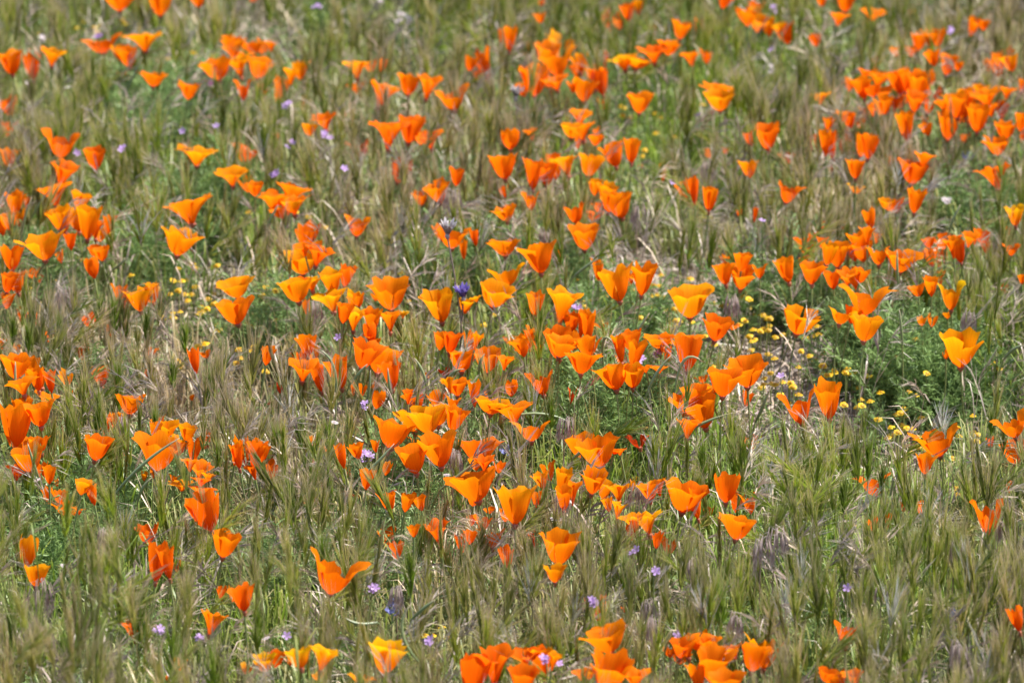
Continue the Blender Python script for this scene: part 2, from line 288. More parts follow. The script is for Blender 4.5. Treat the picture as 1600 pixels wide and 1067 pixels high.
(1200, 530): '''210,330,190,195,v,2;380,270,180,225,c,1;1100,75,45,50,r,1;1530,465,200,140,v,1;1530,620,200,150,c,2,g;1060,535,270,185,v,1;970,700,120,135,c,1;660,835,180,135,v,2,g;
1490,870,35,80,r,2,g;940,1000,90,80,c,1,g;835,1010,40,60,r,2,g;1365,985,185,230,v,2;1375,615,40,60,r,2,g''',
(0, 797): '''165,168,140,185,b,0;220,335,160,135,c,0;410,-20,140,60,r,1;920,95,130,110,r,2;960,215,130,230,t,2;1050,235,110,190,c,2;1095,310,60,70,r,1;1375,130,190,160,c,1;1370,480,50,80,r,2;
1435,475,70,90,r,1;1510,460,150,165,c,2;1295,620,185,150,w,1;830,655,100,140,c,2,g;1095,910,100,90,c,0;1065,1020,90,60,r,2,g;1515,960,60,50,r,-1''',
(400, 797): '''55,880,150,120,c,-1;280,845,170,130,c,-1;400,840,180,150,w,-1;380,1000,80,50,r,-1;215,900,50,60,r,1;790,800,220,210,c,-1;640,1010,150,90,w,0;455,268,300,247,v,1;
820,110,120,120,c,1,g;870,200,80,105,r,2;975,90,80,75,c,1;1140,65,150,160,w,2;1275,150,110,110,r,2;1460,110,150,120,v,1;1400,50,80,80,r,1;1330,35,60,60,r,1;1540,0,80,70,r,1;
1560,240,80,120,r,2;440,0,50,45,r,1,g;540,0,30,60,r,1,g;655,150,40,70,x,3,g;1320,895,190,250,t,2;1470,845,220,250,w,2''',
(800, 797): '''80,850,180,130,w,2;60,960,200,150,c,2;200,900,100,140,r,2;285,125,240,210,c,1;265,335,140,110,c,0;150,120,50,120,r,2,g;850,15,190,135,w,-1;740,100,50,90,r,2;890,150,60,90,r,2;
965,190,90,80,r,1;1380,30,210,150,c,1;550,535,120,160,t,2,g;695,600,30,30,r,2,g;610,710,265,170,c,1;575,885,250,260,c,1;430,980,110,70,w,1;760,980,190,120,w,1;1090,780,180,130,w,1;
1215,775,160,120,w,1;1030,870,110,80,r,1;1240,850,210,220,c,1;1380,830,110,90,w,1;1330,1000,230,150,c,1;1160,950,120,160,c,1;1480,815,200,180,c,1''',
(1200, 797): '''480,690,150,150,v,2;1555,600,90,150,t,2;390,995,130,100,c,1;545,985,140,110,w,1;450,1000,100,90,r,1;735,25,45,90,r,1,g;660,60,60,80,r,2,g;40,110,30,30,r,1,g''',
}
HERO = {
    (0, 265, 21): 'big ruffled orange poppy opening wide above a smooth cupped one', (0, 265, 22): 'smooth two lobed orange cup directly beneath the big ruffled poppy',
    (400, 265, 18): 'flared orange poppy with a darker overlapped fold, alone between yellow goldfields', (400, 265, 34): 'light orange poppy cup directly beside the violet brodiaea flower',
    (400, 265, 31): 'large leaning light orange poppy crossed by the thin brodiaea stalk', (800, 265, 15): 'tall light orange poppy with a yellow lip among goldfields',
    (800, 265, 18): 'lopsided light orange poppy with one high lip above goldfield patch', (800, 530, 7): 'smooth rounded orange poppy cup above the feathery blue green leaves',
    (800, 530, 22): 'flared orange poppy over the dark shaded hollow in the grass', (1200, 265, 25): 'shallow light orange poppy, lone, over pale straw beside goldfields',
    (1200, 265, 43): 'big solitary orange poppy rising over green feathery foliage', (1200, 530, 1): 'upper flower of the close pair, leaning over its ragged neighbour',
    (1200, 530, 0): 'ragged lower flower of the close pair over dry grass', (0, 797, 0): 'tall closed pale orange poppy like an egg, above dark green leaves',
    (0, 797, 1): 'small tilted orange cup touching the base of the egg shaped poppy', (800, 797, 10): 'lone orange cup above the large frame bottom poppy',
    (800, 797, 9): 'small flat mouthed orange cup on its own beside drooping brome',
    (400, 530, 5): 'upright orange cup with squared mouth between two green seed pods',
    (400, 797, 7): 'orange poppy split down the middle by a green foxtail head',
    (400, 797, 5): 'yellow tipped orange poppy crossed by bent grey stalks at the bottom',
    (0, 530, 9): 'tall rounded deep orange goblet poppy beside the picture edge, pod above',
    (800, 797, 14): 'large smooth bell shaped poppy at the bottom edge with drooping side petals',
    (400, 530, 16): 'orange cup with pale grass awns crossing its front',
    (0, 530, 31): 'large orange cup crossed by a long diagonal green seed pod',
    (1200, 530, 5): 'orange poppy with two arched petals and silver awns between them',
    (1200, 530, 11): 'narrow orange poppy folded in two, alone in purple grass',
    (1200, 797, 0): 'small notched orange cup alone in the olive grass',
    (400, 265, 7): 'dark centred tulip like orange poppy, alone in plain grass',
}
Z = 3.9525
flowers = []
for (tx, ty), txt in TILES.items():
    for i, e in enumerate(txt.replace('\n', '').split(';')):
        q = e.split(',')
        cx, top, w, h = (float(a) / Z for a in q[:4])
        flowers.append(dict(x=tx + cx, y=ty + top, w=w, h=h, form=q[4], hue=int(q[5]), low=len(q) > 6, key=(tx, ty, i)))
# companions: the crowded clumps hold more blooms than can be told apart one by one
rc = random.Random(3)
for f in list(flowers):
    near = sum(1 for o in flowers if o is not f and abs(o['x'] - f['x']) < 48 and abs(o['y'] - f['y']) < 34)
    if near >= 2 and f['w'] > 22 and f['form'] in 'cwr' and rc.random() < .45 and not (670 < f['x'] < 775 and 330 < f['y'] < 500):
        flowers.append(dict(x=f['x'] + rc.choice((-1, 1)) * f['w'] * rc.uniform(.3, .65), y=f['y'] - rc.uniform(-2, 8), w=f['w'] * rc.uniform(.7, .95), h=f['h'] * rc.uniform(.8, 1), form=rc.choice('ccrw'), hue=rc.choice((1, 1, 2, 0)), low=False, key=(-1, -1, 0)))
flowers.sort(key=lambda f: -f['w'] * f['h'])

# ------------------------------------------------------------------ setting: the ground
def relief(x, y):
    return 0.018 * noise.noise(Vector((x * 1.3, y * 1.3, 3))) + 0.008 * noise.noise(Vector((x * 6, y * 6, 9)))
g = MB()
nx, ny = 90, 150
xs = [-3.0 + 6.0 * i / nx for i in range(nx + 1)]; ys = [5.0 + 9.0 * i / ny for i in range(ny + 1)]
xs = [-1500, -200, -20] + xs + [20, 200, 1500]; ys = [-1500, -200, -10] + ys + [40, 300, 1500]
for y in ys:
    for x in xs: g.pt((x, y, relief(x, y) if abs(x) <= 3 and 5 <= y <= 14 else 0.0))
for j in range(len(ys) - 1):
    for i in range(len(xs) - 1):
        a = j * len(xs) + i; g.face((a, a + 1, a + len(xs) + 1, a + len(xs)))
gr = g.build('ground', M_SOIL); gr['kind'] = 'structure'

# ------------------------------------------------------------------ poppies
def petal(mb, R, H, phi, half, form, r, out=0.0, short=1.0, mt=None, nu=9, nv=7):
    """one ruffled petal of a cup; r = random generator"""
    k1, p1, k2, p2 = r.uniform(2.2, 4.2), r.uniform(0, 6.28), r.uniform(6, 10), r.uniform(0, 6.28)
    ruf = r.uniform(0.03, 0.085) * (1.5 if form in 'wr' else 1.0); notch = r.choice((0, 0, 0.10)) ; corner = r.uniform(0.0, 0.11)
    skew = r.uniform(-0.10, 0.10); rim = r.uniform(0.13, 0.30)
    base = len(mb.v)
    for j in range(nv + 1):
        v = j / nv
        for i in range(nu):
            u = -1 + 2 * i / (nu - 1)
            s = v * short * (1 - rim * abs(u) ** 3.2 - notch * math.exp(-(u / 0.18) ** 2) + skew * u + ruf * 0.8 * math.sin(k2 * u + p2))
            th = phi + u * half * (0.74 + 0.26 * s)
            if form in 'tb':
                rr = 0.10 + 0.22 * (1 - math.exp(-9 * s)) + 1.35 * s - 0.85 * s * s + (0.18 * s ** 4 if form == 't' else -0.10 * s ** 3); zz = 0.02 + s - 0.03 * s ** 4
            elif form == 'w':
                rr = 0.10 + 0.72 * s + 0.22 * s ** 3; zz = s ** 0.9 * 1.10 - 0.16 * s ** 5
            else:
                rr = 0.07 + 0.45 * (1 - math.exp(-6 * s)) + 0.34 * s + 0.15 * s ** 5; zz = s * 1.03 - 0.07 * s ** 6
            rr *= 1 + corner * u * u * s
            rr += ruf * math.sin(k1 * u * 1.7 + p1) * s * s + out * s * s
            zz += ruf * 0.8 * math.sin(k2 * u * 0.6 + p2) * s * s - abs(out) * 0.35 * s * s
            p = Vector((R * rr * math.cos(th), R * rr * math.sin(th), H * zz))
            if mt: p = mt @ p
            mb.pt(p, min(1, max(0, s)), (u * 0.5 + 0.5, v))
    for j in range(nv):
        for i in range(nu - 1):
            a = base + j * nu + i; mb.face((a, a + 1, a + nu + 1, a + nu))

FORMW = {'c': 'flared', 'w': 'wide open', 't': 'narrow upright', 'v': 'split', 'r': 'ragged', 'b': 'closed', 'x': 'withered'}
HUEW = {-1: 'yellow orange', 0: 'light orange', 1: 'orange', 2: 'deep orange', 3: 'rust red'}
rest = MB()
for n, f in enumerate(flowers):
    r = random.Random(n * 31 + 5)
    form, low = f['form'], f['low']
    zb = r.uniform(0.10, 0.14) if low else (r.uniform(0.15, 0.19) if form in 'rx' else r.uniform(0.185, 0.235))
    cbase = at(f['x'], f['y'] + f['h'], zb)
    D = depth(cbase); mpx = D / FPX
    R = f['w'] * mpx * 0.5 * (1.04 if form in 'tb' else 1.03)
    H = max(0.55 * R, (f['h'] * mpx - 0.15 * R) / 0.97)
    H *= 1.09
    if form == 'r': R *= 1.3; H *= 1.25
    f['p'] = cbase; f['D'] = D
    bx, by = r.uniform(-0.06, 0.06), r.uniform(-0.02, 0.05)
    root_p = Vector((cbase.x + bx, cbase.y + by, 0)); root_p.z = relief(root_p.x, root_p.y) - 0.003
    c = cbase - root_p
    tilt = r.uniform(-0.26, 0.26); fwd = r.uniform(-0.30, 0.06)
    mt = Matrix.Translation(c) @ Matrix.Rotation(tilt, 4, 'Y') @ Matrix.Rotation(fwd, 4, 'X')
    phi0 = r.uniform(0, math.pi / 2) if form != 'v' else r.uniform(-0.2, 0.2)
    spec = []
    for k in range(4):
        phi = phi0 + k * math.pi / 2 + r.uniform(-0.16, 0.16); half = math.radians(r.uniform(50, 64)); out = r.uniform(-0.05, 0.10); short = r.uniform(0.93, 1.08)
        if k % 2: short *= 0.96; half *= 0.95
        if form == 'r': out += r.uniform(-0.2, 0.3); short *= r.uniform(0.7, 1.05); half *= r.uniform(0.6, 0.95)
        if form == 'x': out += r.uniform(-0.5, 0.5); short *= r.uniform(0.6, 1.0); half *= 0.5
        if form == 'w': out += r.uniform(-0.12, 0.16)
        if form == 'v': short *= 1.06 if k % 2 == 0 else 0.72; half *= 0.88 if k % 2 == 0 else 1.0; out += 0.06 if k % 2 == 0 else 0
        if form == 'c' and r.random() < 0.16: out += r.uniform(0.2, 0.4)
        spec.append((phi, half, out, short))
    # stem: bends from the ground up to the cup
    top = mt @ Vector((0, 0, 0)); ax = (mt.to_3x3() @ Vector((0, 0, 1)))
    st = bez(Vector((0, 0, 0)), top - ax * top.z * 0.55, top, 6)
    rad = [0.0011] * 5 + [0.0017]
    f['stem'] = [root_p + q for q in st]
    if n < 300:
        lab = HERO.get(f['key'])
        if not lab:
            size = 'large' if f['w'] > 52 else 'small' if f['w'] < 24 else ''
            look = ' '.join(w for w in (size, FORMW[form], HUEW[f['hue']], 'poppy') if w)
            lab = label(look, f['x'], f['y'] + f['h'] * 0.5)
        root = thing('poppy', root_p, lab, 'poppy', 'poppies in the meadow')
        for ph, half, out, short in spec:
            mb = MB(); petal(mb, R, H, ph, half, form, r, out, short, mt); mb.build('petal', PET[f['hue']], root)
        mb = MB(); mb.tube(st, rad, 5, cap=False); mb.build('stem', M_STEM, root)
        mb = MB()
        mb.tube([mt @ Vector((0, 0, a)) for a in (-0.006, -0.002, 0.0, 0.0015)], [0.002, R * 0.13 + 0.001, R * 0.17 + 0.001, R * 0.12], 7)
        mb.build('receptacle', M_RIM, root)
        if form in 'wc' and f['w'] > 30:
            mb = MB()
            for k in range(12):
                a = r.uniform(0, 6.28); rr = r.uniform(0.02, 0.16) * R; hh = H * r.uniform(0.28, 0.5)
                q = [mt @ Vector((rr * 0.3 * math.cos(a), rr * 0.3 * math.sin(a), 0)), mt @ Vector((rr * math.cos(a), rr * math.sin(a), hh * 0.5)), mt @ Vector((rr * 1.5 * math.cos(a), rr * 1.5 * math.sin(a), hh))]
                mb.strip(q, [0.0004, 0.0006, 0.0011], Vector((math.sin(a), -math.cos(a), 0)))
            mb.build('stamens', M_STAMEN, root)['kind'] = 'stuff'
    else:
        sub = MB()
        for ph, half, out, short in spec: petal(sub, R, H, ph, half, form, r, out, short, mt, 6, 4)
        rest.add(sub, Matrix.Translation(root_p), {-1: 0, 0: 1, 1: 2, 2: 3, 3: 4}[f['hue']])
        sub = MB(); sub.tube(st, rad, 4, cap=False); rest.add(sub, Matrix.Translation(root_p), 5)
o = rest.build('poppy_scraps', [PET[-1], PET[0], PET[1], PET[2], PET[3], M_STEM]); o['kind'] = 'stuff'
o['label'] = 'smallest half hidden orange poppy blooms scattered through the grass'

# ------------------------------------------------------------------ goldfields: tiny yellow daisies
def daisy(r):
    mb = MB(); R = 0.0042; n = 9
    c = mb.pt((0, 0, 0.0042), 0.3); ring = [mb.pt((0.0028 * math.cos(6.28 * i / 8), 0.0028 * math.sin(6.28 * i / 8), 0.0016), 0) for i in range(8)]
    for i in range(8): mb.face((c, ring[i], ring[(i + 1) % 8]))
    for i in range(n):
        a = 6.2832 * i / n + r.uniform(-.1, .1); L = R * r.uniform(0.9, 1.15); s = Vector((-math.sin(a), math.cos(a), 0)); d = Vector((math.cos(a), math.sin(a), 0))
        mb.strip([d * 0.0015 + Vector((0, 0, 0.0006)), d * L * 0.7 + Vector((0, 0, 0.0011)), d * L + Vector((0, 0, -0.0004))], [0.0007, 0.0014, 0.0008], s, 0.6, 1)
    return mb
GOLD = {
(0, 0): '510,140 520,190 580,175 620,165 750,125 770,150 235,210 1040,370 1225,345 1310,350',
(0, 265): '1537,265 1500,170 1070,325 770,430 1187,585 1100,615 905,640 810,655 1310,605 1125,690 1160,680 1070,685 1205,725 980,735 1050,770 1140,770 1320,765 1185,770 1285,800 1155,810 1330,825 1240,850 1280,860 1380,870 1110,880 1065,890 1010,915 1070,915 1450,945 1525,950 1240,895 1340,960 1410,965 1350,990 1555,970 330,690 355,605 175,735 495,555 680,400 45,400 100,420',
(400, 265): '425,360 320,295 245,265 560,240 905,185 900,640 130,710 30,725 60,730 120,750 150,745 40,780 10,940 50,890 125,930 180,975 255,975 215,990 65,1005 1095,905 1300,940 1405,960 885,970 940,810 1470,900 930,885',
(800, 265): '400,685 915,625 1100,675 910,720 800,770 870,780 930,790 895,775 735,740 580,780 435,820 450,850 680,835 730,835 770,830 850,870 890,845 1000,860 1030,870 1130,755 1245,825 1325,830 1465,800 1475,850 1510,895 1435,760 790,915 550,950 1110,945 1030,940 1060,920 1020,965 1490,990 1555,985 1400,960 1575,920 1465,1030 1500,1050 1190,1030 945,860 870,900',
(1200, 265): '10,920 305,970 265,990 310,1020 230,1040 285,1030 435,1000 95,1020 915,1050 5,965 510,990',
(800, 530): '290,755 765,860 825,550 1250,35 1480,15 1475,70 1510,120 1560,240 1555,280 1240,170 1540,300',
(1200, 530): '205,75 40,120 190,175 290,130 340,165 345,90 15,210 340,215 385,225 415,210 140,270 155,295 20,275 45,280 75,345 190,345 125,395 490,215 520,210 545,220 620,230 690,240 680,250 795,35 800,65 800,115 915,15 910,35 1000,35 1005,75 1355,155 1430,185 1385,150 980,210 565,300 695,330 575,375 630,385 550,420 580,410 470,405 915,350 840,430 795,465 820,455 845,470 945,485 680,495 825,530 860,550 760,545 895,555 800,575 765,595 925,605 965,595 1020,525 1160,545 1180,600 1265,575 1290,590 1265,475 1440,535 1475,545 1540,610 1290,630 970,680 880,695 1080,740 1140,735 845,65 750,1000 1165,920 1170,960',
(0, 530): '1225,45 1270,30 1100,135 1115,155 1065,105 1475,65 1490,120 1560,70',
(400, 530): '100,295 60,200', (400, 797): '105,325 120,605 1150,725 1165,785 1090,775 1115,795', (1200, 797): '530,95',
(800, 0): '690,670 850,680 885,705 685,715 760,715 1180,650 1220,665 1215,700 890,825 1005,850 820,930 805,965',
}
gold_px = []
small = []       # small flowers to keep clear of grass: x, y, half size px, depth
gold_meshes = []
for k in range(8):
    hgt = 0.07 + 0.07 * k / 7
    mb = daisy(rnd); top = MB(); top.add(mb, Matrix.Translation((0, 0, hgt)) @ Matrix.Rotation(U(-.1, .9), 4, 'X') @ Matrix.Rotation(U(-.3, .3), 4, 'Y'), 0)
    top.tube(bez(Vector((U(-.01, .01), U(-.01, .01), 0)), Vector((0, 0, hgt * .5)), Vector((0, 0, hgt)), 4), [0.0007] * 4, 3, m=1, cap=False)
    gold_meshes.append((hgt, top.mesh('goldfield_flower', [M_GOLD, M_STEM])))
for (tx, ty), txt in GOLD.items():
    for e in txt.split():
        a, b = (float(q) / Z for q in e.split(',')); x, y = tx + a, ty + b
        gold_px.append((x, y))
        if rnd.random() < .27: gold_px.append((x + U(-13, 13), y + U(-8, 8)))
for x, y in gold_px:
    hgt, me = rnd.choice(gold_meshes)
    p = at(x, y, hgt); o = bpy.data.objects.new('goldfield_flower', me); S.collection.objects.link(o)
    o.location = (p.x, p.y, 0); o.rotation_euler = (0, 0, U(-.7, .7)); s = U(1.2, 1.6); o.scale = (s, s, 1)
    tag(o, label('tiny yellow goldfield daisy', x, y), 'wildflower', 'goldfield daisies')
    small.append((x, y, 8, depth(p)))

# ------------------------------------------------------------------ lilac gilia, white daisies
def rosette(R, n, cup, r):
    mb = MB()
    for i in range(n):
        a = 6.2832 * i / n; d = Vector((math.cos(a), math.sin(a), 0)); s = Vector((-math.sin(a), math.cos(a), 0))
        pts = [d * R * q + Vector((0, 0, cup * R * q * q)) for q in (0.08, 0.4, 0.75, 1.0)]
        mb.strip(pts, [R * 0.07, R * 0.22, R * 0.33, R * 0.12], s)
    return mb
LIL = [(570, 707, 3), (578, 713, 3), (564, 716, 2), (993, 560, 3), (1003, 563, 2), (925, 940, 4), (155, 60, 3), (193, 232, 2), (119, 235, 2), (325, 135, 2), (285, 205, 1), (338, 197, 1), (447, 165, 3), (511, 211, 3),
       (453, 227, 2), (430, 273, 4), (534, 264, 2), (500, 8, 2), (1091, 180, 1), (528, 527, 1), (902, 480, 3), (1050, 284, 1), (1191, 345, 1), (572, 634, 2), (247, 986, 3), (314, 999, 2), (582, 918, 3), (448, 993, 1),
       (673, 1002, 3), (990, 860, 2), (1021, 892, 2), (1060, 990, 2), (854, 1028, 2), (873, 1036, 1), (1324, 918, 1), (1025, 552, 2), (1210, 14, 2), (1488, 50, 2), (1205, 78, 1), (1220, 587, 1), (491, 12, 1)]
WHT = [(100, 884), (523, 660), (1185, 644), (698, 742), (865, 811), (416, 997), (58, 750), (1552, 268), (875, 812), (1125, 662)]
WSPK = [(628, 22), (636, 30), (622, 36), (592, 5), (68, 62), (46, 130), (1210, 108), (1478, 315)]
def bloomhead(name, x, y, z, mats, heads, Rp, n, cup, lab, cat, grp, pname='blossom'):
    p = at(x, y, z); root = thing(name, (p.x, p.y, 0), lab, cat, grp); mpx = depth(p) / FPX
    for k in range(heads):
        off = Vector((U(-1, 1) * 5 * mpx, U(-1, 1) * 5 * mpx, U(-1, 1) * 5 * mpx)) * (0 if heads == 1 else 1)
        mb = MB(); mb.add(rosette(Rp, n, cup, rnd), Matrix.Translation(Vector((0, 0, z)) + off) @ Matrix.Rotation(U(0.0, 0.2) if name == 'white_daisy' else U(0.1, 0.9), 4, 'X') @ Matrix.Rotation(U(-.6, .6), 4, 'Y') @ Matrix.Rotation(U(0, 6), 4, 'Z'))
        mb.build(pname, mats, root)
    mb = MB(); mb.tube(bez(Vector((U(-.02, .02), U(0, .02), 0)), Vector((U(-.01, .01), 0, z * .5)), Vector((0, 0, z)), 5), [0.0009] * 5, 4, cap=False); mb.build('stem', M_STEM, root)
    small.append((x, y, 9, depth(p)))
for x, y, k in LIL:
    bloomhead('gilia', x, y, U(0.20, 0.24), M_LILAC, k, 0.0064, 5, 0.25, label('small lilac gilia', x, y), 'wildflower', 'lilac gilia flowers')
for x, y in WHT:
    bloomhead('white_daisy', x, y, U(0.17, 0.21), M_WHITE, 1, 0.0056, 9, 0.05, label('small pinkish white daisy', x, y), 'wildflower', 'white daisies')
for x, y in WSPK:
    bloomhead('white_blossom', x, y, U(0.17, 0.2), M_WHITE, 4, 0.0055, 6, 0.3, label('pale creamy blossom tuft', x, y), 'wildflower', 'creamy blossom tufts')

# brodiaea: the violet flower, the faded one above it, and their tall bare stalks
def brodiaea(x, y, base_px, base_py, m, lab, n, L):
    pb = at(base_px, base_py, 0.12); D = depth(pb)
    d = FWD + RT * ((x - 800) / FPX) - UP * ((y - 533.5) / FPX); tp = CAM + d * D
    root = thing('brodiaea', (pb.x, pb.y, 0), lab, 'wildflower'); o0 = Vector((pb.x, pb.y, 0)); top = tp - o0
    for k in range(n):
        a = 6.2832 * k / n; q = Vector((math.cos(a), math.sin(a), 0)); s = Vector((-math.sin(a), math.cos(a), 0))
        sp = U(0.25, 0.65); mb = MB()
        for w in (0, 1.6, 3.2, 4.8):
            sw = (s * math.cos(w) + Vector((0, 0, 1)) * math.sin(w)) * 0.4
            mb.strip([top, top + q * L * sp * .5 + Vector((0, 0, L * .5)), top + q * L * sp + sw * .006 + Vector((0, 0, L * .9)), top + q * L * sp * 1.25 + sw * 0.014 + Vector((0, 0, L))], [0.0012, 0.0030, 0.0026, 0.0007], (s + sw).normalized())
        mb.build('floret', m, root)
    mb = MB(); mb.tube([top + Vector((0, 0, -0.004)), top, top + Vector((0, 0, 0.006))], [0.002, 0.004, 0.002], 6); mb.build('bract', M_GREY, root)
    mb = MB(); mb.tube(bez(Vector((0, 0, 0)), Vector((U(-.02, .02), 0.0, top.z * .5)), top, 8), [0.0013] * 8, 5, cap=False); mb.build('stem', simple('brown_stem', [(0, (0.14, 0.12, 0.07)), (1, (0.2, 0.15, 0.12))]), root)
    small.append((x, y - 6, 16, D - 0.02))
brodiaea(724, 468, 728, 600, M_VIOLET, 'single violet brodiaea flower on a tall bare stalk before orange poppies', 7, 0.020)
brodiaea(699, 370, 727, 600, M_GREY, 'faded grey brodiaea head on a thin stalk above the violet one', 7, 0.021)
brodiaea(806, 155, 812, 260, M_GREY, 'dull bluish grey brodiaea head beside the dense upper poppy cluster', 6, 0.018)
# lupines
for x, y, lab in ((612, 962, 'blue and white lupine spike low in green grass'), (1485, 968, 'tiny pale blue lupine tip sunk in olive grass'), (790, 712, 'small dusky blue lupine tip beside orange poppies'), (1510, 252, 'faint blue lupine near the dense upper poppy bank')):
    z = 0.13; p = at(x, y, z); root = thing('lupine', (p.x, p.y, 0), lab, 'wildflower')
    for k in range(9 if x == 612 else 5):
        a = k * 2.4; hh = z + 0.002 * k; rr = 0.010 - 0.0009 * k; q = Vector((math.cos(a), math.sin(a), 0)); s = Vector((-math.sin(a), math.cos(a), 0))
        mb = MB(); mb.strip([Vector((0, 0, hh)), q * rr * .6 + Vector((0, 0, hh + .002)), q * rr + Vector((0, 0, hh + .006)), q * rr * .9 + Vector((0, 0, hh + .010))], [0.001, 0.0035, 0.004, 0.001], s); mb.build('blossom', M_BLUE, root)
    mb = MB(); mb.tube([Vector((0, 0, 0)), Vector((0.002, 0, z * .5)), Vector((0, 0, z + .02))], [0.001] * 3, 4); mb.build('stem', M_STEM, root)
    small.append((x, y, 12, depth(p)))

# ------------------------------------------------------------------ long green seed pods: polyline in the picture, tip first
PODS = [[(43, 692), (52, 722), (61, 748)], [(24, 565), (24, 600), (25, 641)], [(42, 590), (50, 598), (54, 611)], [(281, 684), (225, 724), (181, 770)], [(237, 746), (222, 764), (215, 785)],
        [(78, 297), (62, 318), (48, 343)], [(50, 308), (38, 345), (32, 384)], [(102, 380), (78, 402), (60, 427)], [(196, 403), (188, 413), (175, 422)], [(495, 545), (520, 570), (525, 621)],
        [(574, 569), (560, 584), (545, 603)], [(579, 578), (577, 605), (572, 634)], [(647, 559), (660, 580), (666, 606)], [(616, 693), (588, 724), (554, 755)], [(743, 721), (715, 744), (688, 765)],
        [(606, 575), (608, 600), (611, 621)], [(615, 766), (628, 780), (631, 806)], [(726, 577), (705, 585), (691, 613)], [(757, 553), (750, 568), (749, 583)], [(1050, 554), (1025, 585), (1009, 621)],
        [(1099, 566), (1070, 562), (1055, 611)], [(959, 538), (944, 530), (943, 573)], [(783, 655), (835, 646), (883, 656)], [(1149, 644), (1085, 668), (1044, 705)], [(916, 697), (905, 708), (895, 717)],
        [(1015, 489), (1000, 512), (987, 535)], [(934, 404), (914, 418), (894, 435)], [(1501, 320), (1490, 342), (1482, 364)], [(1402, 391), (1402, 420), (1404, 447)], [(1405, 483), (1408, 510), (1410, 540)],
        [(1049, 985), (1043, 1000), (1039, 1017)], [(1164, 989), (1160, 1003), (1155, 1017)], [(539, 964), (560, 974), (590, 972)], [(644, 941), (628, 985), (653, 1032)], [(223, 89), (208, 120), (195, 149)],
        [(38, 76), (55, 88), (71, 106)], [(1600, 540), (1585, 545), (1568, 562)], [(680, 937), (662, 950), (643, 968)], [(435, 320), (425, 338), (417, 356)], [(1205, 603), (1192, 635), (1180, 660)]]
pod_px = []
for i, (a, b, c) in enumerate(PODS):
    zc = U(0.17, 0.20); pc = at(*c, zc); D = depth(pc) - 0.05
    def onplane(q, dd): return CAM + (FWD + RT * ((q[0] - 800) / FPX) - UP * ((q[1] - 533.5) / FPX)) * dd
    A, B, Cc = onplane(a, D - 0.015), onplane(b, D - 0.01), onplane(c, D)
    root_p = Vector((Cc.x + U(-.02, .02), Cc.y + U(-.01, .03), 0))
    root = thing('seed_pod', root_p, label('long green poppy seed pod' if i % 3 else 'slim curved green seed pod', b[0], b[1]), 'seed pod', 'poppy seed pods')
    pts = bez(Cc - root_p, (B * 2 - (A + Cc) * .5) - root_p, A - root_p, 9)
    mb = MB(); wd = 0.0021; mb.tube(pts, [wd * q for q in (0.6, .9, 1.05, 1.1, 1.1, 1.0, .85, .6, .18)], 6); mb.build('pod', M_POD, root)
    mb = MB(); dirv = (pts[0] - pts[1]).normalized(); mb.tube(bez(Vector((0, 0, 0)), pts[0] + dirv * 0.05 + Vector((0, 0, -0.03)), pts[0], 6), [0.0012] * 6, 4, cap=False); mb.build('stem', M_STEM, root)
    pod_px.append((a, b, c, D))

# ------------------------------------------------------------------ grass heads
def head(r, L=0.045, spread=1.0, n=13, awn=0.028, lean=0.0, droop=0.0, body=0.0011):
    """a foxtail / brome flower head standing on the origin: spikelets (thin lens shapes) each ending in long awns"""
    mb = MB()
    axis = bez(Vector((0, 0, 0)), Vector((lean * L * .3, 0, L * .5)), Vector((lean * L, 0, L * (1 - .2 * abs(lean)))), 6)
    mb.tube(axis, [0.0006] * 6, 3, 0, .2)
    for k in range(n):
        q = (k + .5) / n; p = axis[min(5, int(q * 5.99))] + Vector((0, 0, r.uniform(-.002, .002)))
        a = k * 2.399 + r.uniform(-.4, .4); op = spread * r.uniform(0.12, 0.46) * (1.2 - 0.6 * q)
        d = Vector((math.cos(a) * math.sin(op), math.sin(a) * math.sin(op), math.cos(op))); d = (d + Vector((lean * .6, 0, -droop))).normalized()
        s = d.cross(Vector((r.uniform(-1, 1), r.uniform(-1, 1), .2))).normalized()
        l1 = awn * r.uniform(0.5, 0.75)
        mb.strip([p, p + d * l1 * .45, p + d * l1], [0.0003, body, 0.0003], s, 0.05, 0.5)
        for w in range(4):
            st = p + d * l1 * r.uniform(0.25, 0.95)
            d2 = (d + Vector((r.uniform(-1, 1), r.uniform(-1, 1), r.uniform(-.6, .6))) * 0.10 * spread + Vector((0, 0, -droop * .6))).normalized()
            s2 = d2.cross(Vector((r.uniform(-1, 1), r.uniform(-1, 1), r.uniform(-1, 1)))).normalized()
            ln = awn * r.uniform(0.6, 1.0)
            mb.strip([st, st + d2 * ln * .5, st + d2 * ln], [0.00032, 0.00026, 0], s2, 0.4, 1.0)
    return mb
def stalk(mb, r, h, m=1, bend=0.02):
    """stem below a head, with one or two leaves; head sits at the origin"""
    b = Vector((r.uniform(-bend, bend), r.uniform(-bend, bend), -h))
    pts = bez(b, Vector((b.x * .4, b.y * .4, -h * .45)), Vector((0, 0, 0)), 5)
    mb.tube(pts, [0.0008, 0.0008, 0.0007, 0.0006, 0.0006], 3, 0.1, 0.8, m, False)
    for k in range(2):
        a = r.uniform(0, 6.28); d = Vector((math.cos(a), math.sin(a), 0)); s = Vector((-math.sin(a), math.cos(a), 0)); p = pts[1 + k]
        l = r.uniform(.05, .10)
        mb.strip([p, p + d * l * .2 + Vector((0, 0, l * .55)), p + d * l * .45 + Vector((0, 0, l * .85)), p + d * l * .75 + Vector((0, 0, l * .8))], [0.001, 0.0014, 0.001, 0], s, 0.3, 1, m)

